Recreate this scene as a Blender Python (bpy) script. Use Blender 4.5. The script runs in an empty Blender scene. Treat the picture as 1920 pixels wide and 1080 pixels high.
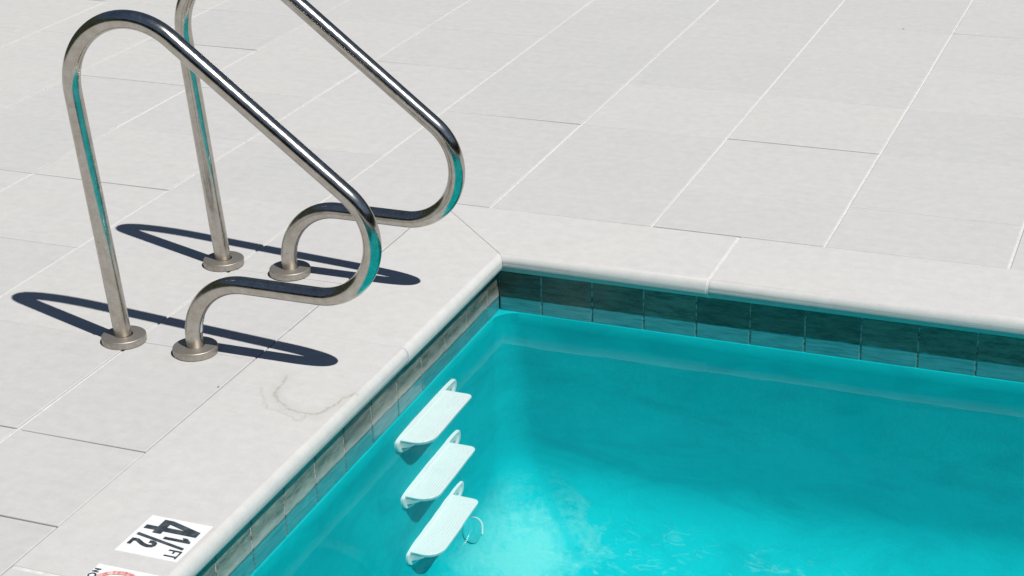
import bpy, bmesh, math, random
from mathutils import Vector, Matrix
random.seed(7)
S = 0.52            # metres per paver module
sc = bpy.context.scene
C = sc.collection

# ---------------------------------------------------------------- camera
f_px = 3382.63
M = ((0.9313398591469036, 0.36339681869018264, -0.023426884771139786),
     (0.1244537392073537, -0.378098142392358, -0.9173620122485757),
     (-0.34222409845236457, 0.8514602438665605, -0.39736396358145465))
cam = bpy.data.cameras.new('camera')
cam.sensor_width = 36; cam.lens = f_px / 1920 * 36
cam.clip_start = 0.05; cam.clip_end = 500
co = bpy.data.objects.new('camera', cam); C.objects.link(co)
r, d, f = (Vector(v) for v in M)
R3 = Matrix((r, -d, -f)).transposed()
co.matrix_world = Matrix.Translation(Vector((3.84266, -8.91974, 3.81081)) * S) @ R3.to_4x4()
sc.camera = co

# ---------------------------------------------------------------- world + sun
SUN = Vector((0.557, -0.285, 1.0)).normalized()
w = bpy.data.worlds.new('World'); sc.world = w; w.use_nodes = True
nt = w.node_tree; bg = nt.nodes['Background']
sky = nt.nodes.new('ShaderNodeTexSky'); sky.sky_type = 'NISHITA'; sky.sun_disc = False
sky.sun_elevation = math.asin(SUN.z); sky.sun_rotation = math.atan2(SUN.x, SUN.y)
sky.air_density = 1.0; sky.dust_density = 0.4; sky.ozone_density = 1.6
nt.links.new(sky.outputs[0], bg.inputs[0]); bg.inputs[1].default_value = 0.05
sl = bpy.data.lights.new('sun', 'SUN'); sl.energy = 5.0; sl.angle = math.radians(0.5); sl.color = (1.0, 0.965, 0.91)
so = bpy.data.objects.new('sun', sl); C.objects.link(so)
so.rotation_euler = SUN.to_track_quat('Z', 'Y').to_euler()
vs = sc.view_settings
vs.view_transform = 'Standard'; vs.look = 'None'; vs.exposure = 0.28; vs.gamma = 1.0
sc.cycles.max_bounces = 12; sc.cycles.transmission_bounces = 10; sc.cycles.transparent_max_bounces = 12
sc.cycles.use_denoising = True
sc.cycles.caustics_reflective = False
sc.cycles.caustics_refractive = True

# ---------------------------------------------------------------- helpers
def link(name, me, mat, parent=None):
    o = bpy.data.objects.new(name, me); C.objects.link(o)
    if mat: me.materials.append(mat)
    if parent: o.parent = parent
    return o
def obj(name, bm, mat, parent=None, smooth=False):
    me = bpy.data.meshes.new(name)
    bmesh.ops.recalc_face_normals(bm, faces=bm.faces) if not getattr(bm, 'keep', False) else None
    bm.to_mesh(me); bm.free()
    if smooth:
        for p in me.polygons: p.use_smooth = True
    return link(name, me, mat, parent)
def tag(o, label, cat, group=None):
    o['label'] = label; o['category'] = cat
    if group: o['group'] = group
    return o
def struct(o, kind='structure'):
    o['kind'] = kind; return o
def thing(name, loc, label, cat, group=None):
    o = bpy.data.objects.new(name, None); C.objects.link(o); o.location = loc
    o.empty_display_size = 0.05
    return tag(o, label, cat, group)
def autosmooth(o, ang=35):
    me = o.data
    for p in me.polygons: p.use_smooth = True
    try: me.set_sharp_from_angle(angle=math.radians(ang))
    except Exception: pass

class NT:
    def __init__(self, name):
        self.m = bpy.data.materials.new(name); self.m.use_nodes = True
        self.t = self.m.node_tree; self.b = self.t.nodes['Principled BSDF']
        self.out = self.t.nodes['Material Output']
    def n(self, typ, **kw):
        x = self.t.nodes.new('ShaderNode' + typ)
        for k, v in kw.items():
            if k.startswith('i_'):
                x.inputs[k[2:].replace('_', ' ')].default_value = v
            else: setattr(x, k, v)
        return x
    def l(self, a, b): self.t.links.new(a, b)
    def coord(self, scale=(1, 1, 1), loc=(0, 0, 0), geo=True):
        if geo: src = self.n('NewGeometry').outputs['Position']
        else: src = self.n('TexCoord').outputs['Object']
        mp = self.n('Mapping'); mp.inputs['Scale'].default_value = scale; mp.inputs['Location'].default_value = loc
        self.l(src, mp.inputs['Vector']); return mp.outputs[0]
    def noise(self, vec, scale, detail=4, rough=.5, dist=0):
        x = self.n('TexNoise'); x.inputs['Scale'].default_value = scale; x.inputs['Detail'].default_value = detail
        x.inputs['Roughness'].default_value = rough; x.inputs['Distortion'].default_value = dist
        self.l(vec, x.inputs['Vector']); return x.outputs['Fac']
    def mr(self, v, a, b, c=0, d=1, smooth=False):
        x = self.n('MapRange'); self.l(v, x.inputs['Value'])
        for i, k in enumerate(('From Min', 'From Max', 'To Min', 'To Max')): x.inputs[k].default_value = (a, b, c, d)[i]
        if smooth: x.interpolation_type = 'SMOOTHSTEP'
        return x.outputs['Result']
    def math(self, op, a, b=None, c=None):
        x = self.n('Math', operation=op)
        for i, v in enumerate((a, b, c)):
            if v is None: continue
            if isinstance(v, (int, float)): x.inputs[i].default_value = v
            else: self.l(v, x.inputs[i])
        return x.outputs[0]
    def mix(self, fac, a, b, mode='MIX'):
        x = self.n('Mix', data_type='RGBA', blend_type=mode)
        for i, v in ((0, fac), (6, a), (7, b)):
            if isinstance(v, (int, float)): x.inputs[i].default_value = v
            elif isinstance(v, tuple): x.inputs[i].default_value = (*v, 1)
            else: self.l(v, x.inputs[i])
        return x.outputs[2]
    def bump(self, h, strength=.2, dist=.002, normal=None):
        x = self.n('Bump'); x.inputs['Strength'].default_value = strength; x.inputs['Distance'].default_value = dist
        self.l(h, x.inputs['Height'])
        if normal is not None: self.l(normal, x.inputs['Normal'])
        self.l(x.outputs[0], self.b.inputs['Normal']); return x.outputs[0]
    def sep(self, vec):
        x = self.n('SeparateXYZ'); self.l(vec, x.inputs[0]); return x.outputs
    def set(self, **kw):
        for k, v in kw.items(): self.b.inputs[k.replace('_', ' ')].default_value = v

# ---------------------------------------------------------------- materials
def stone(name, cool, warm, light=False):
    m = NT(name)
    isl = m.n('NewGeometry').outputs['Random Per Island']
    P = m.coord()
    big = m.noise(P, 3.2, 3, .55)
    fine = m.noise(P, 260, 3, .7)
    mid = m.noise(P, 28, 5, .65)
    vein = m.noise(m.coord((2.0, 11, 1)), 3.0, 7, .62, .6)
    base = m.mix(m.mr(m.math('ADD', m.math('MULTIPLY', big, .8), m.math('MULTIPLY', isl, .2)), .3, .9), cool, warm)
    # a paver's own tone
    tone = m.mr(isl, 0, 1, .98, 1.015)
    col = m.mix(1.0, base, m.n('CombineColor').outputs[0], 'MULTIPLY')
    cc = col.node.inputs[7].links[0].from_node
    v = m.math('MULTIPLY', tone, m.mr(mid, .3, .7, .95, 1.04))
    v = m.math('MULTIPLY', v, m.mr(fine, .25, .75, .955, 1.035))
    v = m.math('MULTIPLY', v, m.mr(vein, .35, .62, .985, 1.01))
    hair = m.math('ABSOLUTE', m.math('SUBTRACT', vein, .44))
    v = m.math('MULTIPLY', v, m.mr(hair, 0, .005, .95, 1.0))
    v = m.math('MULTIPLY', v, m.mr(m.noise(P, 190, 2, .5), .70, .76, 1, .80))
    dirtm = m.math('MULTIPLY', m.mr(m.noise(P, 5.0, 5, .7), .58, .75), .05)
    v = m.math('SUBTRACT', v, dirtm)
    for i in range(3): m.l(v, cc.inputs[i])
    m.stone_v = v
    m.l(col, m.b.inputs['Base Color'])
    m.set(Roughness=.82)
    m.b.inputs['Specular IOR Level'].default_value = .25
    h = m.math('ADD', m.math('MULTIPLY', fine, .5), m.math('MULTIPLY', mid, .8))
    m.bump(h, .25, .0012)
    m.col = col
    return m
paver = stone('paver_stone', (.407, .410, .411), (.430, .426, .414))
coping_m = stone('coping_stone', (.43, .432, .431), (.445, .442, .430))
# water stain outline on the coping beside the handrail, and grime on the back coping's nose
def stain(m):
    P = m.n('NewGeometry').outputs['Position']
    x, y, z = m.sep(P)
    wx = m.math('ADD', x, m.math('MULTIPLY', m.math('SUBTRACT', m.noise(P, 45, 5, .65), .5), .034))
    wy = m.math('ADD', y, m.math('MULTIPLY', m.math('SUBTRACT', m.noise(m.coord((1, 1, 1), (3, 1, 0)), 40, 5, .65), .5), .034))
    def seg(p, q):
        dx, dy = q[0] - p[0], q[1] - p[1]; L2 = dx * dx + dy * dy
        ax = m.math('SUBTRACT', wx, p[0]); ay = m.math('SUBTRACT', wy, p[1])
        t = m.math('DIVIDE', m.math('ADD', m.math('MULTIPLY', ax, dx), m.math('MULTIPLY', ay, dy)), L2)
        t.node.use_clamp = True
        ex = m.math('SUBTRACT', ax, m.math('MULTIPLY', t, dx)); ey = m.math('SUBTRACT', ay, m.math('MULTIPLY', t, dy))
        return m.math('SQRT', m.math('ADD', m.math('MULTIPLY', ex, ex), m.math('MULTIPLY', ey, ey)))
    def pline(pts):
        d_ = None
        for p, q in zip(pts[:-1], pts[1:]):
            e = seg(p, q); d_ = e if d_ is None else m.math('MINIMUM', d_, e)
        return d_
    main = pline([(-.041, -1.087), (-.030, -1.15), (-.024, -1.187), (.003, -1.214), (.052, -1.245), (.091, -1.255), (.127, -1.243), (.143, -1.197), (.149, -1.144), (.165, -1.117)])
    faint = pline([(-.073, -1.164), (-.049, -1.20), (-.007, -1.256), (.033, -1.263), (.076, -1.281), (.103, -1.292), (.104, -1.262)])
    a = m.mr(main, .001, .0062, .6, 0); b2 = m.mr(faint, .0006, .005, .4, 0)
    soft = m.mr(main, 0, .035, .14, 0)
    a = m.math('MULTIPLY', m.math('MAXIMUM', a, b2), m.mr(m.noise(P, 70, 4, .75), .36, .6, .15, 1))
    a = m.math('MINIMUM', m.math('ADD', a, soft), 1.0)
    col = m.mix(a, m.col, (.235, .23, .175))
    # dark speckled grime low on the nose of the back coping
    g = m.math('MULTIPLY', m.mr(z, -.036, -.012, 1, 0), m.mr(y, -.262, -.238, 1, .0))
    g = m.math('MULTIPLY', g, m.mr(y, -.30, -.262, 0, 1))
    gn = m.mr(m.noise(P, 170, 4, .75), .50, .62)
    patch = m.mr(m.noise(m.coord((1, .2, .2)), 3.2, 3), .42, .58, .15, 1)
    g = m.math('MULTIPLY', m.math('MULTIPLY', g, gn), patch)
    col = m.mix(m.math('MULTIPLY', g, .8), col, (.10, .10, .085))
    m.l(col, m.b.inputs['Base Color'])
stain(coping_m)
grout = NT('pale_grout'); gn = grout.noise(grout.coord(), 60, 4)
grout.l(grout.mix(grout.mr(gn, .3, .7), (.44, .44, .43), (.54, .54, .525)), grout.b.inputs['Base Color']); grout.set(Roughness=.9)
grout.bump(gn, .4, .002)
sand = NT('joint_bed'); sand.set(Roughness=.95)
sand.l(sand.mix(sand.mr(sand.noise(sand.coord(), 25, 3), .35, .65), (.14, .14, .13), (.40, .40, .38)), sand.b.inputs['Base Color'])

tile = NT('glazed_slate_tile')
isl = tile.n('NewGeometry').outputs['Random Per Island']
P = tile.n('NewGeometry').outputs['Position']
_, _, tz = tile.sep(P)
offs = tile.n('Combine' + 'XYZ'); tile.l(isl, offs.inputs[0]); tile.l(isl, offs.inputs[2])
vm = tile.n('VectorMath', operation='ADD'); tile.l(P, vm.inputs[0]); tile.l(offs.outputs[0], vm.inputs[1])
mp = tile.n('Mapping'); mp.inputs['Scale'].default_value = (1, 1, 5.0); mp.inputs['Rotation'].default_value = (math.radians(20), 0, 0)
tile.l(vm.outputs[0], mp.inputs[0])
st = tile.noise(mp.outputs[0], 13, 7, .68, .4); st2 = tile.noise(mp.outputs[0], 60, 5, .7)
c1 = tile.mix(tile.mr(st, .32, .68), (.025, .025, .018), (.19, .19, .16))
c1 = tile.mix(tile.mr(st2, .45, .8, 0, .4), c1, (.30, .31, .275))
tone = tile.n('CombineColor'); tv = tile.mr(isl, 0, 1, .66, 1.18)
for i_ in range(3): tile.l(tv, tone.inputs[i_])
c1 = tile.mix(1.0, c1, tone.outputs[0], 'MULTIPLY')
# mineral scale left by the water level, and along the tile's edges
zz = tile.math('ADD', tz, tile.math('MULTIPLY', tile.math('SUBTRACT', tile.noise(P, 22, 4), .5), .018))
band = tile.math('MULTIPLY', tile.mr(zz, -.145, -.137, 0, 1), tile.mr(zz, -.137, -.112, 1, 0))
band = tile.math('MULTIPLY', band, tile.mr(tile.sep(P)[0], .158, .16, 1, 0))
c1 = tile.mix(tile.math('MULTIPLY', band, .42), c1, (.48, .49, .46))
below = tile.mr(zz, -.143, -.147, 0, .85)
c1 = tile.mix(below, c1, tile.mix(tile.mr(st, .35, .6), (.04, .33, .38), (.12, .53, .58)))
tile.l(c1, tile.b.inputs['Base Color']); tile.set(Roughness=.3)
tile.bump(st2, .25, .001)
tgrout = NT('tile_grout'); tgrout.set(Roughness=.9)
tgrout.l(tgrout.mix(tgrout.mr(tgrout.noise(tgrout.coord(), 90, 4), .32, .58), (.05, .055, .055), (.44, .44, .42)), tgrout.b.inputs['Base Color'])

plaster = NT('aqua_pool_plaster')
P = plaster.n('NewGeometry').outputs['Position']
px_, py_, pz_ = plaster.sep(P)
n1 = plaster.noise(P, 2.2, 6, .65, .3); n2 = plaster.noise(P, 9, 6, .7, .5); n3 = plaster.noise(P, 90, 3, .7)
base = plaster.mix(plaster.mr(n1, .35, .68), (.001, .55, .605), (.002, .63, .68))
base = plaster.mix(plaster.mr(n2, .4, .75, 0, .35), base, (.004, .68, .72))
# worn, chalky patch on the floor near the corner
def dist2(m, x, y, cx, cy, sx, sy):
    a = m.math('DIVIDE', m.math('SUBTRACT', x, cx), sx); b = m.math('DIVIDE', m.math('SUBTRACT', y, cy), sy)
    return m.math('SQRT', m.math('ADD', m.math('MULTIPLY', a, a), m.math('MULTIPLY', b, b)))
dd = dist2(plaster, px_, py_, .31, -.47, .21, .24)
dd = plaster.math('ADD', dd, plaster.math('MULTIPLY', plaster.math('SUBTRACT', n2, .5), 2.6))
dd = plaster.math('ADD', dd, plaster.math('MULTIPLY', plaster.math('SUBTRACT', plaster.noise(P, 45, 5, .7), .5), 1.3))
pm = plaster.math('MULTIPLY', plaster.mr(dd, .35, 1.25, 1, 0), plaster.mr(pz_, -1.40, -1.22, 1, 0))
# flecked streaks further along the floor
fl = plaster.mr(plaster.noise(plaster.coord((1.2, 3.0, 1)), 11, 6, .72, 1.6), .54, .68)
flm = plaster.math('MULTIPLY', fl, plaster.mr(dist2(plaster, px_, py_, .85, -.42, .62, .30), .6, 1.1, .7, 0))
flm = plaster.math('MULTIPLY', flm, plaster.mr(pz_, -1.45, -1.35, 1, 0))
def seg_d(m, x, y, p, q):
    dx, dy = q[0] - p[0], q[1] - p[1]; L2 = dx * dx + dy * dy
    ax = m.math('SUBTRACT', x, p[0]); ay = m.math('SUBTRACT', y, p[1])
    t = m.math('DIVIDE', m.math('ADD', m.math('MULTIPLY', ax, dx), m.math('MULTIPLY', ay, dy)), L2); t.node.use_clamp = True
    ex = m.math('SUBTRACT', ax, m.math('MULTIPLY', t, dx)); ey = m.math('SUBTRACT', ay, m.math('MULTIPLY', t, dy))
    return m.math('SQRT', m.math('ADD', m.math('MULTIPLY', ex, ex), m.math('MULTIPLY', ey, ey)))
scr = plaster.math('ADD', seg_d(plaster, px_, py_, (.30, -.20), (.475, -.38)), plaster.math('MULTIPLY', plaster.math('SUBTRACT', n2, .5), .03))
pm = plaster.math('MULTIPLY', pm, plaster.mr(scr, .008, .022, .25, 1))
wear = plaster.math('MINIMUM', plaster.math('ADD', plaster.math('MULTIPLY', pm, .8), plaster.math('MULTIPLY', flm, .75)), 1.0)
grime = plaster.mr(plaster.noise(plaster.coord((1, 1, 1.6), (5, 2, 0)), 3.4, 7, .7, .8), .46, .70, 0, .34)
base = plaster.mix(grime, base, (.001, .30, .36))
base = plaster.mix(plaster.mr(plaster.noise(P, 55, 5, .75), .62, .74, 0, .5), base, (.001, .34, .40))
base = plaster.mix(wear, base, (.20, .74, .73))
plaster.l(base, plaster.b.inputs['Base Color']); plaster.set(Roughness=.75)
plaster.b.inputs['Specular IOR Level'].default_value = .1
plaster.bump(plaster.math('ADD', n3, plaster.math('MULTIPLY', n2, 2)), .25, .003)

steel = NT('brushed_stainless_steel')
P = steel.n('TexCoord').outputs['Object']
sn = steel.noise(P, 38, 6, .7); ss = steel.noise(P, 420, 3, .7); _, _, sz = steel.sep(P)
steel.l(steel.mix(steel.mr(steel.noise(P, 210, 4, .75), .56, .68, 0, .45), steel.mix(steel.mr(sn, .35, .7), (.41, .375, .32), (.54, .52, .49)), (.25, .21, .165)), steel.b.inputs['Base Color'])
steel.set(Metallic=1.0)
rr = steel.mr(sn, .35, .7, .14, .22)
rr = steel.math('ADD', rr, steel.mr(ss, .62, .72, 0, .25))
rr = steel.math('ADD', rr, steel.mr(sz, .0, .28, .16, 0))
steel.l(rr, steel.b.inputs['Roughness'])

flange_m = NT('dull_stainless_steel')
P = flange_m.n('TexCoord').outputs['Object']; fn = flange_m.noise(P, 70, 6, .7)
flange_m.l(flange_m.mix(flange_m.mr(fn, .3, .7), (.34, .30, .25), (.47, .445, .41)), flange_m.b.inputs['Base Color'])
flange_m.set(Metallic=.82); flange_m.l(flange_m.mr(fn, .3, .7, .52, .38), flange_m.b.inputs['Roughness'])

plastic = NT('white_plastic'); plastic.set(Roughness=.45)
plastic.l(plastic.mix(plastic.mr(plastic.noise(plastic.coord(), 12, 4), .3, .7), (.86, .88, .88), (.90, .92, .91)), plastic.b.inputs['Base Color'])
white_tile = NT('white_ceramic'); white_tile.set(Roughness=.35)
white_tile.l(white_tile.mix(white_tile.mr(white_tile.noise(white_tile.coord(), 30, 4), .3, .7), (.60, .61, .62), (.67, .68, .69)), white_tile.b.inputs['Base Color'])
ink = NT('worn_black_paint'); ink.set(Roughness=.6)
ink.l(ink.mix(ink.mr(ink.noise(ink.coord(), 55, 4), .4, .75), (.022, .030, .040), (.07, .09, .10)), ink.b.inputs['Base Color'])
red = NT('faded_red_paint'); red.set(Roughness=.6)
red.l(red.mix(red.mr(red.noise(red.coord(), 160, 5, .7), .4, .6), (.42, .13, .12), (.66, .44, .42)), red.b.inputs['Base Color'])
leafm = NT('dry_leaf'); leafm.set(Base_Color=(.38, .12, .03, 1), Roughness=.8)

# ---------------------------------------------------------------- plan (paver modules)
XO, YO = -.3175, .3214            # outer edge of the coping
XW, YW = .295, -.289              # pool wall (tile face)
XN, YN = .345, -.351              # nose of the coping
ZW = -.275                         # water level
X1, Y1 = 12.0, -7.2               # far right and near walls of the pool
WC = XW - XO + 0.0                # coping geometry, mirrored on the far sides
# ---------------------------------------------------------------- deck pavers
def prism(bm, poly, z0, z1, bev=.004):
    vs_ = [bm.verts.new((x * S, y * S, z1)) for x, y in poly]
    top = bm.faces.new(vs_)
    if top.normal.z < 0: pass
    e = bmesh.ops.extrude_face_region(bm, geom=[top])
    low = [v for v in e['geom'] if isinstance(v, bmesh.types.BMVert)]
    for v in low: v.co.z = z0
    return vs_, top
def paver_mesh(polys):
    """bevelled slabs, written directly: bottom ring, shoulder ring, top ring"""
    V, F = [], []
    b = .0022
    for poly, dz, tilt in polys:
        n = len(poly); k = len(V)
        P = [(x * S, y * S) for x, y in poly]
        def inset(d):
            out = []
            for i in range(n):
                p0, p1, p2 = P[i - 1], P[i], P[(i + 1) % n]
                a = Vector((p1[0] - p0[0], p1[1] - p0[1])).normalized(); c = Vector((p2[0] - p1[0], p2[1] - p1[1])).normalized()
                na = Vector((-a.y, a.x)); nc = Vector((-c.y, c.x))
                out.append((p1[0] + (na.x + nc.x) * d, p1[1] + (na.y + nc.y) * d))
            return out
        cx = sum(p[0] for p in P) / n; cy = sum(p[1] for p in P) / n
        for ring, z in ((P, -.03), (P, -b), (inset(b * .4), -b * .35), (inset(b), 0)):
            for x, y in ring: V.append((x, y, z + dz + (tilt[0] * (x - cx) + tilt[1] * (y - cy) if z > -.02 else 0)))
        for r_ in range(3):
            for i in range(n):
                j = (i + 1) % n
                F.append((k + r_ * n + i, k + r_ * n + j, k + (r_ + 1) * n + j, k + (r_ + 1) * n + i))
        F.append(tuple(k + 3 * n + i for i in range(n)))
    me = bpy.data.meshes.new('deck_paving'); me.from_pydata(V, [], F)
    for p in me.polygons: p.use_smooth = False
    return me
def clip_rect(x0, x1, y0, y1):
    """pieces of a paver outside the coping's outer rectangle"""
    bx0, bx1, by0, by1 = XO, X1 + .68, Y1 - .68, YO
    g = .0075
    if x1 <= bx0 or x0 >= bx1 or y1 <= by0 or y0 >= by1: return [[(x0, y0), (x1, y0), (x1, y1), (x0, y1)]]
    inx0, iny1 = x0 < bx0 - .01, y1 > by1 + .01
    out_r, out_b = x1 > bx1 + .01, y0 < by0 - .01
    if inx0 and iny1 and x1 > bx0 and y0 < by1:      # the corner paver, cut in an L
        return [[(x0, y0), (bx0 - g, y0), (bx0 - g, by1 + g), (x1, by1 + g), (x1, y1), (x0, y1)]]
    if inx0: return [[(x0, y0), (bx0 - g, y0), (bx0 - g, y1), (x0, y1)]]
    if iny1: return [[(x0, by1 + g), (x1, by1 + g), (x1, y1), (x0, y1)]]
    if out_r and out_b: return [[(bx1 + g, y0), (x1, y0), (x1, y1), (bx1 + g, y1)]]
    if out_r: return [[(bx1 + g, y0), (x1, y0), (x1, y1), (bx1 + g, y1)]]
    if out_b: return [[(x0, y0), (x1, y0), (x1, by0 - g), (x0, by0 - g)]]
    return []
rows = [k * .9826 for k in range(0, 14)] + [-.985, -1.975, -2.965, -3.641] + [-3.641 - k * .985 for k in range(1, 9)]
rows.sort()
GA = .0068      # half width of the grouted joints (running towards the pool corner)
polys = []
rnd = random.Random(3)
for i in range(-12, 18):
    for a, b_ in zip(rows[:-1], rows[1:]):
        gt = .0017 if a not in (-3.641,) and b_ not in (-3.641,) else .006
        for poly in clip_rect(i + GA, i + 1 - GA, a + gt, b_ - gt):
            dz = rnd.uniform(-.0012, .0012)
            polys.append((poly, dz, (rnd.uniform(-.003, .003), rnd.uniform(-.003, .003))))
deck = link('deck_paving', paver_mesh(polys), paver.m); struct(deck)
# bed under the joints: pale grout strips in the long joints, darker bed elsewhere
def sheet(name, rects, z, mat):
    V, F = [], []
    for x0, x1, y0, y1 in rects:
        k = len(V); V += [(x0 * S, y0 * S, z), (x1 * S, y0 * S, z), (x1 * S, y1 * S, z), (x0 * S, y1 * S, z)]; F.append((k, k + 1, k + 2, k + 3))
    me = bpy.data.meshes.new(name); me.from_pydata(V, [], F); return link(name, me, mat)
LO, HI, TOP, BOT = -12, 18, rows[-1], rows[0]
def around(rs):
    out = []
    for x0, x1, y0, y1 in rs:
        if x1 <= XO or x0 >= X1 + .68 or y0 >= YO: out.append((x0, x1, y0, y1)); continue
        if y1 > YO: out.append((x0, x1, YO, y1))
        if y0 < Y1 - .68: out.append((x0, x1, y0, Y1 - .68))
    return out
struct(sheet('joint_grout', around([(i - .02, i + .02, BOT, TOP) for i in range(LO, HI + 1)]), -.0034, grout.m))
struct(sheet('paving_bed', [(-60, XO + .1, -60, 60), (X1 + .5, 60, -60, 60), (XO + .1, X1 + .5, YO - .1, 60), (XO + .1, X1 + .5, -60, Y1 - .5)], -.014, sand.m))

# ---------------------------------------------------------------- swimming pool
pool = thing('swimming_pool', (XW * S, YW * S, 0), 'aqua painted swimming pool with white stone coping and slate coloured waterline tiles', 'swimming pool')
def rel(o):
    o.matrix_parent_inverse = Matrix.Translation(-pool.location); return o
TH = .112; RN = TH / 2
def coping_profile():
    """(offset from outer edge 0..1 towards the nose, z) ; offset in modules"""
    return TH
def coping_stone(bm, outer, inner, along, e0, e1, k0, k1, dz=0):
    """one slab: outer/inner = coordinates across; along = axis index of its length;
    e0,e1 ends at the outer edge, k0,k1 slope of the ends (mitres)"""
    sgn = 1 if inner > outer else -1
    W = abs(inner - outer)
    prof = [(0, -TH), (0, -.003), (.003, 0)]
    n = 9
    rx, rz = .040, .050
    prof += [(W - rx + rx * math.sin(t * math.pi / 2 / n), -rz + rz * math.cos(t * math.pi / 2 / n)) for t in range(0, n + 1)]
    prof += [(W - .056 + .056 * math.cos(t * math.pi / 2 / 7), -TH + .056 - .056 * math.sin(t * math.pi / 2 / 7)) for t in range(0, 8)]
    prof += [(W * .5, -TH)]
    b = .002
    rings = []
    for end, e, k, s_ in ((0, e0, k0, 1), (0, e0, k0, 1), (1, e1, k1, -1), (1, e1, k1, -1)): rings.append([])
    for ri, (e, k, off, shrink) in enumerate(((e0, k0, 0, 1), (e0, k0, b, 0), (e1, k1, -b, 0), (e1, k1, 0, 1))):
        for q, (o_, z_) in enumerate(prof):
            oo, z2 = o_, z_
            if shrink:       # small arris at the end of the slab
                oo = min(max(o_, .002), W - .0022) if 0 < q < len(prof) - 1 else o_
                z2 = min(z_, -.0022) if z_ > -.0022 else z_
            a = e + k * o_ + off
            c = outer + sgn * oo
            p = (c * S, a * S, z2 * S + dz) if along == 1 else (a * S, c * S, z2 * S + dz)
            rings[ri].append(bm.verts.new(p))
    m_ = len(prof)
    for a_, b2 in zip(rings[:-1], rings[1:]):
        for q in range(m_):
            q2 = (q + 1) % m_
            bm.faces.new((a_[q], a_[q2], b2[q2], b2[q]))
    bm.faces.new(rings[0][::-1]); bm.faces.new(rings[-1])
bm = bmesh.new()
WL = XN - XO; WB = YO - YN
kx = -(WB) / WL                # mitre slope for the left run
g = .006
ys = [YO, -1.615, -3.965, -6.2, Y1 - .68]
for i in range(len(ys) - 1):
    hi, lo = ys[i], ys[i + 1]
    gt = .003 if lo > -3 else .011
    gh = .003 if hi > -3 else .011
    last = i == len(ys) - 2
    coping_stone(bm, XO, XN, 1, lo + (0 if last else gt), hi - (.0006 if i == 0 else gh), (1 if last else 0), (kx if i == 0 else 0), dz=(-.0006, .0006, 0, .0004)[i])
xs = [XO, 1.52, 3.95, 6.3, 8.7, X1 + .68]
for i in range(len(xs) - 1):
    last = i == len(xs) - 2
    coping_stone(bm, YO, YN, 0, xs[i] + (.0006 if i == 0 else .009), xs[i + 1] - (0 if last else .009), (-1 / kx if i == 0 else 0), (-1 if last else 0), dz=(0, .0006, -.0004, 0, 0)[i])
ys2 = [YO, -2, -4.5, Y1 - .68]
for i in range(3):
    coping_stone(bm, X1 + .68, X1 - .03, 1, ys2[i + 1] + (0 if i == 2 else .006), ys2[i] - .006, (1 if i == 2 else 0), (-1 if i == 0 else 0))
xs2 = [XO, 2.2, 4.7, 7.2, 9.7, X1 + .68]
for i in range(5):
    coping_stone(bm, Y1 - .68, Y1 + .03, 0, xs2[i] + .006, xs2[i + 1] - .006, (1 if i == 0 else 0), (-1 if i == 4 else 0))
cop = rel(obj('coping', bm, coping_m.m, pool)); autosmooth(cop, 30)
# grout in the coping joints
def gbox(bm, x0, x1, y0, y1, z0, z1):
    r_ = bmesh.ops.create_cube(bm, size=1)
    for v in r_['verts']:
        v.co = Vector(((x0 + (v.co.x + .5) * (x1 - x0)) * S, (y0 + (v.co.y + .5) * (y1 - y0)) * S, (z0 + (v.co.z + .5) * (z1 - z0)) * S))
def joint(outer, inner, along, c):
    bm = bmesh.new(); sg = 1 if inner > outer else -1
    coping_stone(bm, outer, inner - sg * .0022, along, c - .0125, c + .0125, 0, 0, dz=-.0011)
    rel(obj('coping_joint', bm, grout.m, pool))
for x in xs[1:-1]: joint(YO, YN, 0, x)
for y in ys[2:-1]: joint(XO, XN, 1, y)

# waterline tiles
TT, TB = -.104, -.478
def tile_run(bm, gb, axis, fixed, inward, starts, thick=.02):
    """tiles on a wall; axis = running axis, inward = +1/-1 direction into the pool"""
    for a, b_ in starts:
        gsz = .0046; bev = .004
        for (d0, in_) in ((0, 0),):
            lo, hi = a + gsz, b_ - gsz
            back, sh, face = fixed - inward * thick, fixed - inward * .003, fixed
            rings = []
            for pos, ins in ((back, 0), (sh, 0), (face, bev)):
                rg = []
                for aa, zz_ in ((lo + ins, TB + ins), (hi - ins, TB + ins), (hi - ins, TT), (lo + ins, TT)):
                    rg.append(bm.verts.new((pos * S, aa * S, zz_ * S) if axis == 1 else (aa * S, pos * S, zz_ * S)))
                rings.append(rg)
            for r0, r1 in zip(rings[:-1], rings[1:]):
                for q in range(4): bm.faces.new((r0[q], r0[(q + 1) % 4], r1[(q + 1) % 4], r1[q]))
            bm.faces.new(rings[-1])
    lo, hi = starts[0][0], starts[-1][1]
    pos = fixed - inward * .0045
    q = [(lo, TB), (hi, TB), (hi, TT), (lo, TT)]
    gb.faces.new([gb.verts.new((pos * S, a * S, z * S) if axis == 1 else (a * S, pos * S, z * S)) for a, z in q])
bm = bmesh.new(); gb = bmesh.new()
def cuts(a, b_, first, step=.2985):
    out = [a]; v = first
    while v < b_ - .01:
        if v > a + .01: out.append(v)
        v += step
    out.append(b_); return list(zip(out[:-1], out[1:]))
yl = [YW] ; v = -.464
while v > Y1 + .01: yl.append(v); v -= .2985
yl.append(Y1); yl = yl[::-1]
tile_run(bm, gb, 1, XW, 1, list(zip(yl[:-1], yl[1:])))
tile_run(bm, gb, 0, YW, -1, cuts(XW, X1, .549))
tile_run(bm, gb, 1, X1, -1, cuts(Y1, YW, Y1 + .291))
tile_run(bm, gb, 0, Y1, 1, cuts(XW, X1, XW + .291))
rel(obj('waterline_tile', bm, tile.m, pool)); rel(obj('tile_grout', gb, tgrout.m, pool))

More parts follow.
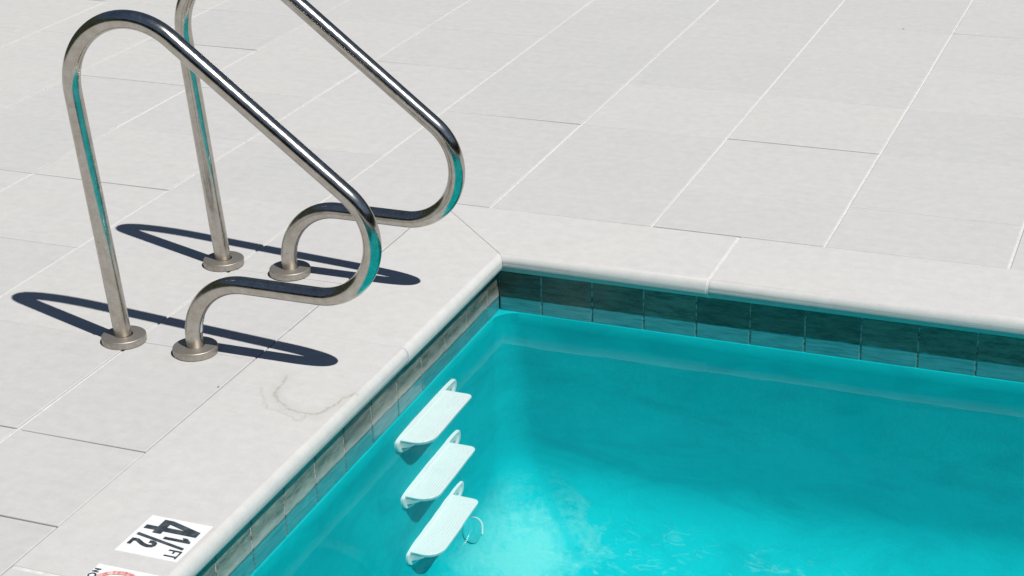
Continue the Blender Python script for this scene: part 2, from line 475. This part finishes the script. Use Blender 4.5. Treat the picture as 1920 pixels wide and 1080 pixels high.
# painted shell
def rrect(o_, r_, n=10):
    x0, x1, y0, y1 = XW + o_, X1 - o_, Y1 + o_, YW - o_
    pts = []
    for cx, cy, a0 in ((x1 - r_, y1 - r_, 0), (x0 + r_, y1 - r_, 90), (x0 + r_, y0 + r_, 180), (x1 - r_, y0 + r_, 270)):
        for t in range(n + 1):
            a = math.radians(a0 + 90 * t / n); pts.append((cx + r_ * math.cos(a), cy + r_ * math.sin(a)))
    return pts
FL = -2.93; RC = .66
prof = [(-.02, TB - .001, .02), (.006, TB - .001, .11), (.010, TB - .006, .12)]
for t in range(1, 13): prof.append((.010 + .010 * t / 12, TB - .006 - 1.75 * t / 12, .12 + .08 * t / 12))
z0 = TB - .006 - 1.75
RCz = z0 - FL
for t in range(1, 15):
    a = math.pi / 2 * t / 14
    prof.append((.020 + RC * (1 - math.cos(a)), z0 - RCz * math.sin(a),   .20 + .3 * (1 - math.cos(a))))
prof.append((1.6, FL - .01, .9)); prof.append((3.0, FL - .05, .4))
bm = bmesh.new(); prev = None
for k, (o_, z_, r_) in enumerate(prof):
    pts = rrect(o_, r_)
    ring = [bm.verts.new((x * S, y * S, z_ * S + 0)) for x, y in pts]
    if prev:
        for q in range(len(ring)): bm.faces.new((prev[q], prev[(q + 1) % len(ring)], ring[(q + 1) % len(ring)], ring[q]))
    prev = ring
bm.faces.new(prev)
shell = rel(obj('pool_shell', bm, plaster.m, pool)); autosmooth(shell, 40)
# outer casing behind tiles and coping so that nothing shows through
bm = bmesh.new()
for (x0, x1, y0, y1) in ((XO + .02, XW - .021, Y1, YO - .02), (X1 + .021, X1 + .6, Y1, YO - .02), (XW - .021, X1 + .021, YW + .021, YO - .02), (XW - .021, X1 + .021, Y1 - .6, Y1 - .021)):
    gbox(bm, x0, x1, y0, y1, -3.5, -TH - .002)
rel(obj('wall_core', bm, sand.m, pool))

# ---------------------------------------------------------------- water
WATER = 'glass'
wm = NT('pool_water')
wm.t.nodes.remove(wm.b)
P = wm.n('NewGeometry').outputs['Position']
h = wm.math('ADD', wm.noise(wm.coord((1, 1.6, 1)), 2.6, 1, .5, .2), wm.math('MULTIPLY', wm.noise(P, 11, 1, .5), .10))
bp = wm.n('Bump'); bp.inputs['Strength'].default_value = .12; bp.inputs['Distance'].default_value = .02; wm.l(h, bp.inputs['Height'])
rf = wm.n('BsdfRefraction'); rf.inputs['IOR'].default_value = 1.333; rf.inputs['Roughness'].default_value = 0
rf.inputs['Color'].default_value = (.945, .995, .995, 1)
gs = wm.n('BsdfGlossy'); gs.inputs['Roughness'].default_value = .0; gs.inputs['Color'].default_value = (1, 1, 1, 1)
fr = wm.n('Fresnel'); fr.inputs['IOR'].default_value = 1.333
for x_ in (rf, gs, fr): wm.l(bp.outputs[0], x_.inputs['Normal'])
mx = wm.n('MixShader'); wm.l(wm.math('MULTIPLY', fr.outputs[0], .5), mx.inputs[0]); wm.l(rf.outputs[0], mx.inputs[1]); wm.l(gs.outputs[0], mx.inputs[2])
wm.l(mx.outputs[0], wm.out.inputs['Surface'])
bm = bmesh.new()
gbox(bm, XW - .012, X1 + .012, Y1 - .012, YW + .012, -3.3, ZW)
bm.normal_update()
bmesh.ops.split_edges(bm, edges=bm.edges[:])
water = obj('water', bm, wm.m, smooth=True); struct(water)
water.cycles.is_caustics_caster = True
shell.cycles.is_caustics_receiver = True
for o in (cop,): o.cycles.is_caustics_receiver = False
for o in pool.children: 
    if o.name.startswith(('waterline_tile', 'tile_grout', 'pool_shell')): o.cycles.is_caustics_receiver = True
sl.cycles.is_caustics_light = True

# ---------------------------------------------------------------- pool steps
def step(name, label, zt, dy=0.0):
    root = thing(name, (XW * S, -1.375 * S + dy, zt * S), label, 'pool step', 'white plastic steps on the pool wall')
    x_off = .040 * S
    # wall plate: flat-topped half-oval frame, open under the tread
    bm = bmesh.new(); N = 56
    def loop(hw, top, bot, y_c=0.0, e=.62):
        pts = []
        for k in range(N):
            a = 2 * math.pi * k / N; c, s__ = math.cos(a), math.sin(a)
            yy = hw * math.copysign(abs(c) ** e, c)
            zz_ = top * abs(s__) ** .35 if s__ > 0 else -bot * abs(s__) ** .9
            pts.append((yy + y_c, zz_ - .06))
        return pts
    rings = []
    for xx, hw, tp, bt in ((0, .375, .075, .17), (.016, .375, .075, .17), (.022, .370, .070, .165), (.022, .352, .055, .147), (.012, .340, .045, .137), (.012, .255, .0, .10), (0, .255, .0, .10)):
        rings.append([bm.verts.new((.012 * S + xx * S, y_ * S, z_ * S)) for y_, z_ in loop(hw, tp, bt)])
    for a_, b_ in zip(rings[:-1], rings[1:]):
        for q in range(N): bm.faces.new((a_[q], a_[(q + 1) % N], b_[(q + 1) % N], b_[q]))
    pl = obj('wall_plate', bm, plastic.m, root); autosmooth(pl, 30)
    # tread: rounded front corners, ribbed top, lip and a dished underside
    bm = bmesh.new()
    D, L0, L1 = .180 * S, -.350 * S, .225 * S
    def tread_outline(ins):
        pts = [(x_off * .3 + .01 * S, L0 + ins), (x_off * .3 + .01 * S, L1 - ins)]
        rc = .035 * S; xf = x_off * .3 + D - ins
        for t in range(9):
            a = math.radians(90 - 90 * t / 8); pts.append((xf - rc + rc * math.cos(a), L1 - ins - rc + rc * math.sin(a)))
        rc2 = .105 * S
        for t in range(9):
            a = math.radians(-90 * t / 8); pts.append((xf - rc2 + rc2 * math.cos(a), L0 + ins + rc2 + rc2 * math.sin(a)))
        return pts
    rings = []
    for ins, z_ in ((.020 * S, -.050 * S), (.006 * S, -.040 * S), (0, -.012 * S), (0, -.004 * S), (.004 * S, 0)):
        rings.append([bm.verts.new((p[0], p[1], z_)) for p in tread_outline(ins)])
    for a_, b_ in zip(rings[:-1], rings[1:]):
        for q in range(len(a_)): bm.faces.new((a_[q], a_[(q + 1) % len(a_)], b_[(q + 1) % len(a_)], b_[q]))
    bm.faces.new(rings[-1]); bm.faces.new(rings[0][::-1])
    tr = obj('tread', bm, plastic.m, root); autosmooth(tr, 30)
    # anti-slip ribs
    bm = bmesh.new()
    nr = 11
    for k in range(nr):
        x = x_off * .3 + (.022 + .142 * k / (nr - 1)) * S
        cut = .018 * S if k < nr - 2 else .045 * S
        y0, y1, hw, hh = L0 + cut, L1 - cut * .8, .0030 * S, .0020 * S
        a = [bm.verts.new(p) for p in ((x - hw, y0, .0002), (x + hw, y0, .0002), (x + hw, y1, .0002), (x - hw, y1, .0002))]
        t_ = [bm.verts.new(p) for p in ((x - hw * .4, y0 + hw, hh), (x + hw * .4, y0 + hw, hh), (x + hw * .4, y1 - hw, hh), (x - hw * .4, y1 - hw, hh))]
        for q in range(4): bm.faces.new((a[q], a[(q + 1) % 4], t_[(q + 1) % 4], t_[q]))
        bm.faces.new(t_)
    obj('anti_slip_ribs', bm, plastic.m, tr)
    # end webs, deep at the wall and running out to nothing at the front
    for yy in (L0 + .012 * S, L1 - .012 * S):
        bm = bmesh.new()
        prof_ = [(0, -.010), (.095, -.012), (.085, -.040), (.05, -.075), (0, -.110)]
        A = [bm.verts.new((x_off * .3 + .01 * S + x * S, yy - .007 * S, z * S)) for x, z in prof_]
        B = [bm.verts.new((x_off * .3 + .01 * S + x * S, yy + .007 * S, z * S)) for x, z in prof_]
        for q in range(len(A)): bm.faces.new((A[q], A[(q + 1) % len(A)], B[(q + 1) % len(A)], B[q]))
        bm.faces.new(A); bm.faces.new(B[::-1])
        obj('end_web', bm, plastic.m, root)
    # screw heads
    for yy in (.305 * S,):
        bm = bmesh.new()
        r_ = bmesh.ops.create_cone(bm, cap_ends=True, segments=12, radius1=.008 * S, radius2=.006 * S, depth=.006 * S)
        bmesh.ops.rotate(bm, verts=r_['verts'], cent=(0, 0, 0), matrix=Matrix.Rotation(math.pi / 2, 3, 'Y'))
        bmesh.ops.translate(bm, verts=r_['verts'], vec=(.026 * S, yy, -.08 * S))
        obj('screw', bm, flange_m.m, pl)
    for o in list(root.children) + list(tr.children) + list(pl.children): o.cycles.is_caustics_receiver = True
    return root
step('pool_step', 'white plastic wall step nearest the water surface, topmost of the three', -.67)
step('pool_step', 'white plastic wall step in the middle, between the highest and the deepest step', -1.335, dy=.012)
step('pool_step', 'deepest white plastic wall step, lowest of the three, beside the round wall fitting', -1.965, dy=.022)

# round wall fitting beside the deepest step
fit = thing('wall_inlet', ((XW + .078) * S, -.975 * S, -2.50 * S), 'small round aqua inlet fitting, its edge highlight modelled as a thin white crescent beside the deepest step', 'inlet')
fit.rotation_euler = (0, math.radians(-22), 0)
def lathe_x(bm, prof_, n=40):
    rings = [[bm.verts.new((x, r_ * math.cos(2 * math.pi * k / n), r_ * math.sin(2 * math.pi * k / n))) for k in range(n)] for x, r_ in prof_]
    for a_, b_ in zip(rings[:-1], rings[1:]):
        for q in range(n): bm.faces.new((a_[q], a_[(q + 1) % n], b_[(q + 1) % n], b_[q]))
    bm.faces.new(rings[-1])
bm = bmesh.new(); nn_ = 26; prev = None
for k in range(nn_ + 1):                       # white crescent modelled as the highlight along one edge of the fitting
    a = math.radians(-62 + 124 * k / nn_); wd = .013 * max(0.0, math.sin(math.pi * k / nn_)) ** .8 + .0006
    ring = [bm.verts.new((x * S, r_ * S * math.cos(a), r_ * S * math.sin(a))) for x, r_ in ((.006, .095), (.020, .094), (.021, .094 - wd), (.006, .0935 - wd))]
    if prev:
        for q in range(4): bm.faces.new((prev[q], prev[(q + 1) % 4], ring[(q + 1) % 4], ring[q]))
    prev = ring
o = obj('lip_highlight', bm, plastic.m, fit); autosmooth(o, 40)
bm = bmesh.new(); lathe_x(bm, [(.0 * S, .092 * S), (.012 * S, .090 * S), (.016 * S, .08 * S), (.018 * S, .03 * S)])
o2 = obj('cover', bm, plaster.m, fit); autosmooth(o2, 40)
for o_ in (o, o2): o_.cycles.is_caustics_receiver = True

# ---------------------------------------------------------------- handrails
def arc(cx, cz, R_, a0, a1, n):
    return [(cx + R_ * math.cos(math.radians(a0 + (a1 - a0) * t / n)), cz + R_ * math.sin(math.radians(a0 + (a1 - a0) * t / n))) for t in range(n + 1)]
LEAN = .08
def rail_path():
    pts = []
    # post from the rear foot, tangent to the top bend
    Rt, ct = .3524, Vector((-.8196, 1.3316)); A = Vector((-1.050, 0))
    v = A - ct; dlen = v.length; base = math.degrees(math.atan2(v.y, v.x)) % 360
    off = math.degrees(math.acos(Rt / dlen)); a0 = base - off          # left tangent point
    sl_ = math.degrees(math.atan2(.789, .615))                          # normal of the sloping run
    T0 = ct + Vector((math.cos(math.radians(a0)), math.sin(math.radians(a0)))) * Rt
    for t in range(0, 13): p = A.lerp(T0, t / 13); pts.append((p.x, p.y))
    pts += arc(ct.x, ct.y, Rt, a0, sl_, 30)
    Rl, cl = .2987, (.073, .704)
    ee = arc(cl[0], cl[1], Rl, sl_, -90, 34)
    last = Vector(pts[-1]); nx = Vector(ee[0])
    for t in range(1, 22): p = last.lerp(nx, t / 22); pts.append((p.x, p.y))
    pts += ee
    Rf = .31; cf = (-.638 + Rf, .405 - Rf)
    ff = arc(cf[0], cf[1], Rf, 90, 180, 22)
    last = Vector(pts[-1]); nx = Vector(ff[0])
    for t in range(1, 8): p = last.lerp(nx, t / 8); pts.append((p.x, p.y))
    pts += ff; pts.append((-.638, .05)); pts.append((-.638, 0))
    return [(x + LEAN * z * (3.84 - x) / 6.92, z * (1 + LEAN * (3.81 - z) / 6.92)) for x, z in pts]
def tube(bm, path, rad, n=40):
    P_ = [Vector((x * S, 0, z * S)) for x, z in path]; rings = []
    for i, p in enumerate(P_):
        t = (P_[min(i + 1, len(P_) - 1)] - P_[max(i - 1, 0)]).normalized()
        b_ = Vector((0, 1, 0)); nrm = t.cross(b_)
        rings.append([bm.verts.new(p + (b_ * math.cos(2 * math.pi * k / n) + nrm * math.sin(2 * math.pi * k / n)) * rad) for k in range(n)])
    for a_, b_ in zip(rings[:-1], rings[1:]):
        for q in range(n): bm.faces.new((a_[q], a_[(q + 1) % n], b_[(q + 1) % n], b_[q]))
def flange(parent, x):
    bm = bmesh.new(); n = 48
    Rr = .112 * S; h_ = .040 * S
    prof_ = [(Rr - .002, 0.0015), (Rr, .003), (Rr, h_ * .86), (Rr - .0008, h_ * .95), (Rr - .0022, h_), (.0475 * S, h_ + .001), (.0465 * S, h_ - .001), (.046 * S, h_ - .006)]
    rings = [[bm.verts.new((x * S + r_ * math.cos(2 * math.pi * k / n), r_ * math.sin(2 * math.pi * k / n), z_)) for k in range(n)] for r_, z_ in prof_]
    for a_, b_ in zip(rings[:-1], rings[1:]):
        for q in range(n): bm.faces.new((a_[q], a_[(q + 1) % n], b_[(q + 1) % n], b_[q]))
    o = obj('escutcheon', bm, flange_m.m, parent); autosmooth(o, 25); return o
def handrail(x, y, label):
    root = thing('handrail', (x * S, y * S, 0), label, 'handrail', 'polished steel pool handrails')
    bm = bmesh.new(); tube(bm, rail_path(), .0435 * S)
    t_ = obj('rail_tube', bm, steel.m, root, smooth=True); t_.rotation_euler = (math.atan(LEAN), 0, 0)
    flange(root, -1.050); flange(root, -.638)
    return root
r1 = handrail(0, -1.995, 'bent stainless steel handrail nearer the camera, its loop overlapping the other rail')
r2 = handrail(-.022, -.952, 'bent stainless steel handrail behind, its top cut off by the frame, nearer the pool corner')
# maker's sticker on the front foot
bm = bmesh.new(); n = 10; rad = .0445 * S
rings = []
for z, xc in ((.125, -.6365), (.165, -.630), (.205, -.618)):
    rings.append([bm.verts.new(((xc + .052 * z) * S + rad * math.cos(math.radians(a)), rad * math.sin(math.radians(a)) - LEAN * z * S, z * S)) for a in [-16 + 55 * k / n for k in range(n + 1)]])
for r0_, r1_ in zip(rings[:-1], rings[1:]):
    for q in range(n): bm.faces.new((r0_[q], r0_[q + 1], r1_[q + 1], r1_[q]))
obj('sticker', bm, white_tile.m, r1, smooth=True)

# ---------------------------------------------------------------- depth markers
def strokes(bm, pl, wd, z, closed=False):
    """flat stroke of width wd along the polyline pl, in marker coordinates"""
    n = len(pl); L, Rr = [], []
    P_ = [Vector(p) for p in pl]
    for i in range(n):
        if closed: a, b_ = P_[i - 1], P_[(i + 1) % n]; t0 = (P_[i] - a).normalized(); t1 = (b_ - P_[i]).normalized()
        else:
            t0 = (P_[i] - P_[i - 1]).normalized() if i else (P_[1] - P_[0]).normalized()
            t1 = (P_[i + 1] - P_[i]).normalized() if i < n - 1 else t0
        t = (t0 + t1).normalized(); nn = Vector((-t.y, t.x)); k = wd / 2 / max(.35, nn.dot(Vector((-t0.y, t0.x))))
        L.append(P_[i] + nn * k); Rr.append(P_[i] - nn * k)
    vL = [bm.verts.new((p.x, p.y, z)) for p in L]; vR = [bm.verts.new((p.x, p.y, z)) for p in Rr]
    rng = range(n) if closed else range(n - 1)
    for i in rng:
        j = (i + 1) % n; bm.faces.new((vL[i], vL[j], vR[j], vR[i]))
def marker(name, label, x0, y1, sz=.288):
    root = thing(name, (x0 * S, y1 * S, 0), label, 'depth marker')
    bm = bmesh.new(); s_ = sz * S
    for x, y, z in (): pass
    rings = []
    for ins, z in ((0, 0), (0, .0010), (.0008, .0014)):
        rings.append([bm.verts.new((a, b_, z)) for a, b_ in ((ins, -s_ + ins), (s_ - ins, -s_ + ins), (s_ - ins, -ins), (ins, -ins))])
    for a_, b_ in zip(rings[:-1], rings[1:]):
        for q in range(4): bm.faces.new((a_[q], a_[(q + 1) % 4], b_[(q + 1) % 4], b_[q]))
    bm.faces.new(rings[-1])
    obj('tile_face', bm, white_tile.m, root)
    return root, s_
def place(bm, s_):       # marker coordinates (u reading, v up) -> tile plane
    for v in bm.verts: v.co = Vector((v.co.y * s_, -v.co.x * s_, v.co.z))
r_, s_ = marker('depth_marker', 'white square marker tile reading 4 1/2 FT on the left coping', .003, -3.436)
Z0 = .0014 + .0012
bm = bmesh.new()
# heavy 4 with a triangular counter
outer4 = [(.265, .075), (.36, .075), (.36, .26), (.43, .26), (.43, .40), (.355, .40), (.355, .93), (.225, .93), (.07, .44), (.07, .26), (.265, .26)]
hole4 = [(.255, .40), (.165, .40), (.255, .72)]
def quad(*idx): bm.faces.new([bm.verts.new((p[0], p[1], Z0)) for p in idx])
quad((.265, .075), (.36, .075), (.36, .26), (.265, .26))                       # foot
quad((.07, .26), (.43, .26), (.43, .40), (.07, .40))                           # bar
quad((.255, .40), (.36, .40), (.36, .93), (.255, .93))                         # upright
quad((.07, .40), (.165, .40), (.255, .70), (.255, .93), (.225, .93))           # diagonal
place(bm, s_); obj('numeral', bm, ink.m, r_)
bm = bmesh.new()
quad((.475, .50), (.535, .50), (.535, .93), (.50, .93), (.425, .84), (.425, .76), (.475, .80))
place(bm, s_); obj('numeral', bm, ink.m, r_)
bm = bmesh.new(); quad((.485, .075), (.545, .075), (.715, .925), (.665, .925))
place(bm, s_); obj('fraction_bar', bm, ink.m, r_)
bm = bmesh.new()
two = [(.66, .36), (.655, .40), (.665, .44), (.69, .465), (.725, .47), (.755, .45), (.768, .41), (.765, .36), (.745, .30), (.71, .24), (.675, .18), (.668, .115)]
strokes(bm, two, .066, Z0)
quad((.642, .075), (.80, .075), (.80, .135), (.642, .135))
place(bm, s_); obj('numeral', bm, ink.m, r_)
for poly in ([[(.765, .74), (.765, .95)], [(.765, .938), (.85, .938)], [(.765, .84), (.835, .84)]], [[(.905, .74), (.905, .95)], [(.862, .938), (.948, .938)]]):
    bm = bmesh.new()
    for k, pl in enumerate(poly): strokes(bm, pl, .029, Z0 + k * .00004)
    place(bm, s_); obj('letter', bm, ink.m, r_)
r_, s_ = marker('no_diving_marker', 'white marker tile with the word NO and a faded red ring at the bottom edge', .003, -3.832)
r_['category'] = 'warning marker'
bm = bmesh.new()
for k_, pl in enumerate(([(.135, .02), (.135, .125)], [(.135, .112), (.205, .033)], [(.205, .02), (.205, .125)])): strokes(bm, pl, .021, Z0 + k_ * .00004)
place(bm, s_); obj('letter', bm, ink.m, r_)
bm = bmesh.new(); strokes(bm, [(.21 + .055 * math.cos(a), .09) for a in (0,)] and [(.30 + .05 * math.cos(2 * math.pi * k / 24), .08 + .052 * math.sin(2 * math.pi * k / 24)) for k in range(24)], .024, Z0, closed=True)
place(bm, s_); obj('letter', bm, ink.m, r_)
bm = bmesh.new(); strokes(bm, [(.49 + .37 * math.cos(2 * math.pi * k / 64), .49 + .37 * math.sin(2 * math.pi * k / 64)) for k in range(64)], .085, Z0, closed=True)
place(bm, s_); obj('ring', bm, red.m, r_)

# ---------------------------------------------------------------- leaf scraps
def scrap(x, y, sz, rot, label):
    bm = bmesh.new()
    pts = [(0, -1), (.45, -.4), (.5, .3), (0, 1), (-.5, .35), (-.4, -.45)]
    vs2 = [bm.verts.new((a * sz * .7, b_ * sz, .0012 + .0012 * abs(a))) for a, b_ in pts]
    c = bm.verts.new((0, 0, .0005))
    for q in range(6): bm.faces.new((vs2[q], vs2[(q + 1) % 6], c))
    o = obj('leaf_scrap', bm, leafm.m); o.location = (x * S, y * S, .001); o.rotation_euler = (0, 0, rot)
    tag(o, label, 'leaf')
scrap(-.335, -2.30, .0055, .5, 'tiny rust brown leaf scrap lying on the joint beside the left coping')
scrap(1.62, 4.93, .006, 1.5, 'tiny ochre leaf scrap on the far paving joint near the upper edge')

# ---------------------------------------------------------------- unseen hedges added to darken the low sky and the steel's reflections
added_hedge_m = NT('added_hedge_leaves'); hn = added_hedge_m.noise(added_hedge_m.coord(), 14, 5, .7)
added_hedge_m.l(added_hedge_m.mix(added_hedge_m.mr(hn, .35, .65), (.012, .022, .010), (.05, .085, .03)), added_hedge_m.b.inputs['Base Color']); added_hedge_m.set(Roughness=.8)
added_hedge_m.bump(hn, 1.0, .15)
def hedge(x0, y0, x1, y1, h_, th, label):
    rr_ = random.Random(int(x0 * 7 + y0))
    bm = bmesh.new(); L = math.hypot(x1 - x0, y1 - y0); n = int(L / .35); m_ = 12
    ux, uy = (x1 - x0) / L, (y1 - y0) / L; nx_, ny_ = -uy, ux
    prof_ = [(-th / 2, 0), (-th / 2, h_ * .25), (-th / 2, h_ * .5), (-th / 2, h_ * .75), (-th / 2.2, h_ * .95), (-th / 4, h_), (th / 4, h_), (th / 2.2, h_ * .95), (th / 2, h_ * .75), (th / 2, h_ * .5), (th / 2, h_ * .25), (th / 2, 0)]
    prev = None
    for i in range(n + 1):
        ring = []
        for o_, z_ in prof_:
            j = rr_.uniform(-.12, .12) if z_ > 0 else 0
            ring.append(bm.verts.new((x0 + ux * L * i / n + nx_ * (o_ + j), y0 + uy * L * i / n + ny_ * (o_ + j), z_ + j * .8)))
        if prev:
            for q in range(m_ - 1): bm.faces.new((prev[q], prev[q + 1], ring[q + 1], ring[q]))
        else: bm.faces.new(ring)
        prev = ring
    bm.faces.new(prev)
    o = obj('hedge', bm, added_hedge_m.m); tag(o, label, 'hedge', ); return o
hedge(-9, 7.4, 14, 7.4, 4.2, 1.2, 'tall unseen dark hedgerow added beyond the far side of the paved deck')
hedge(-6.6, -9, -6.6, 7.0, 4.2, 1.2, 'tall unseen dark hedgerow added along the left side of the paved deck')
hedge(13, -9, 13, 7, 4.2, 1.2, 'tall unseen dark hedgerow added along the right side of the paved deck')
hedge(-9, -10, 14, -10, 4.2, 1.2, 'tall unseen dark hedgerow added behind the near end of the pool')
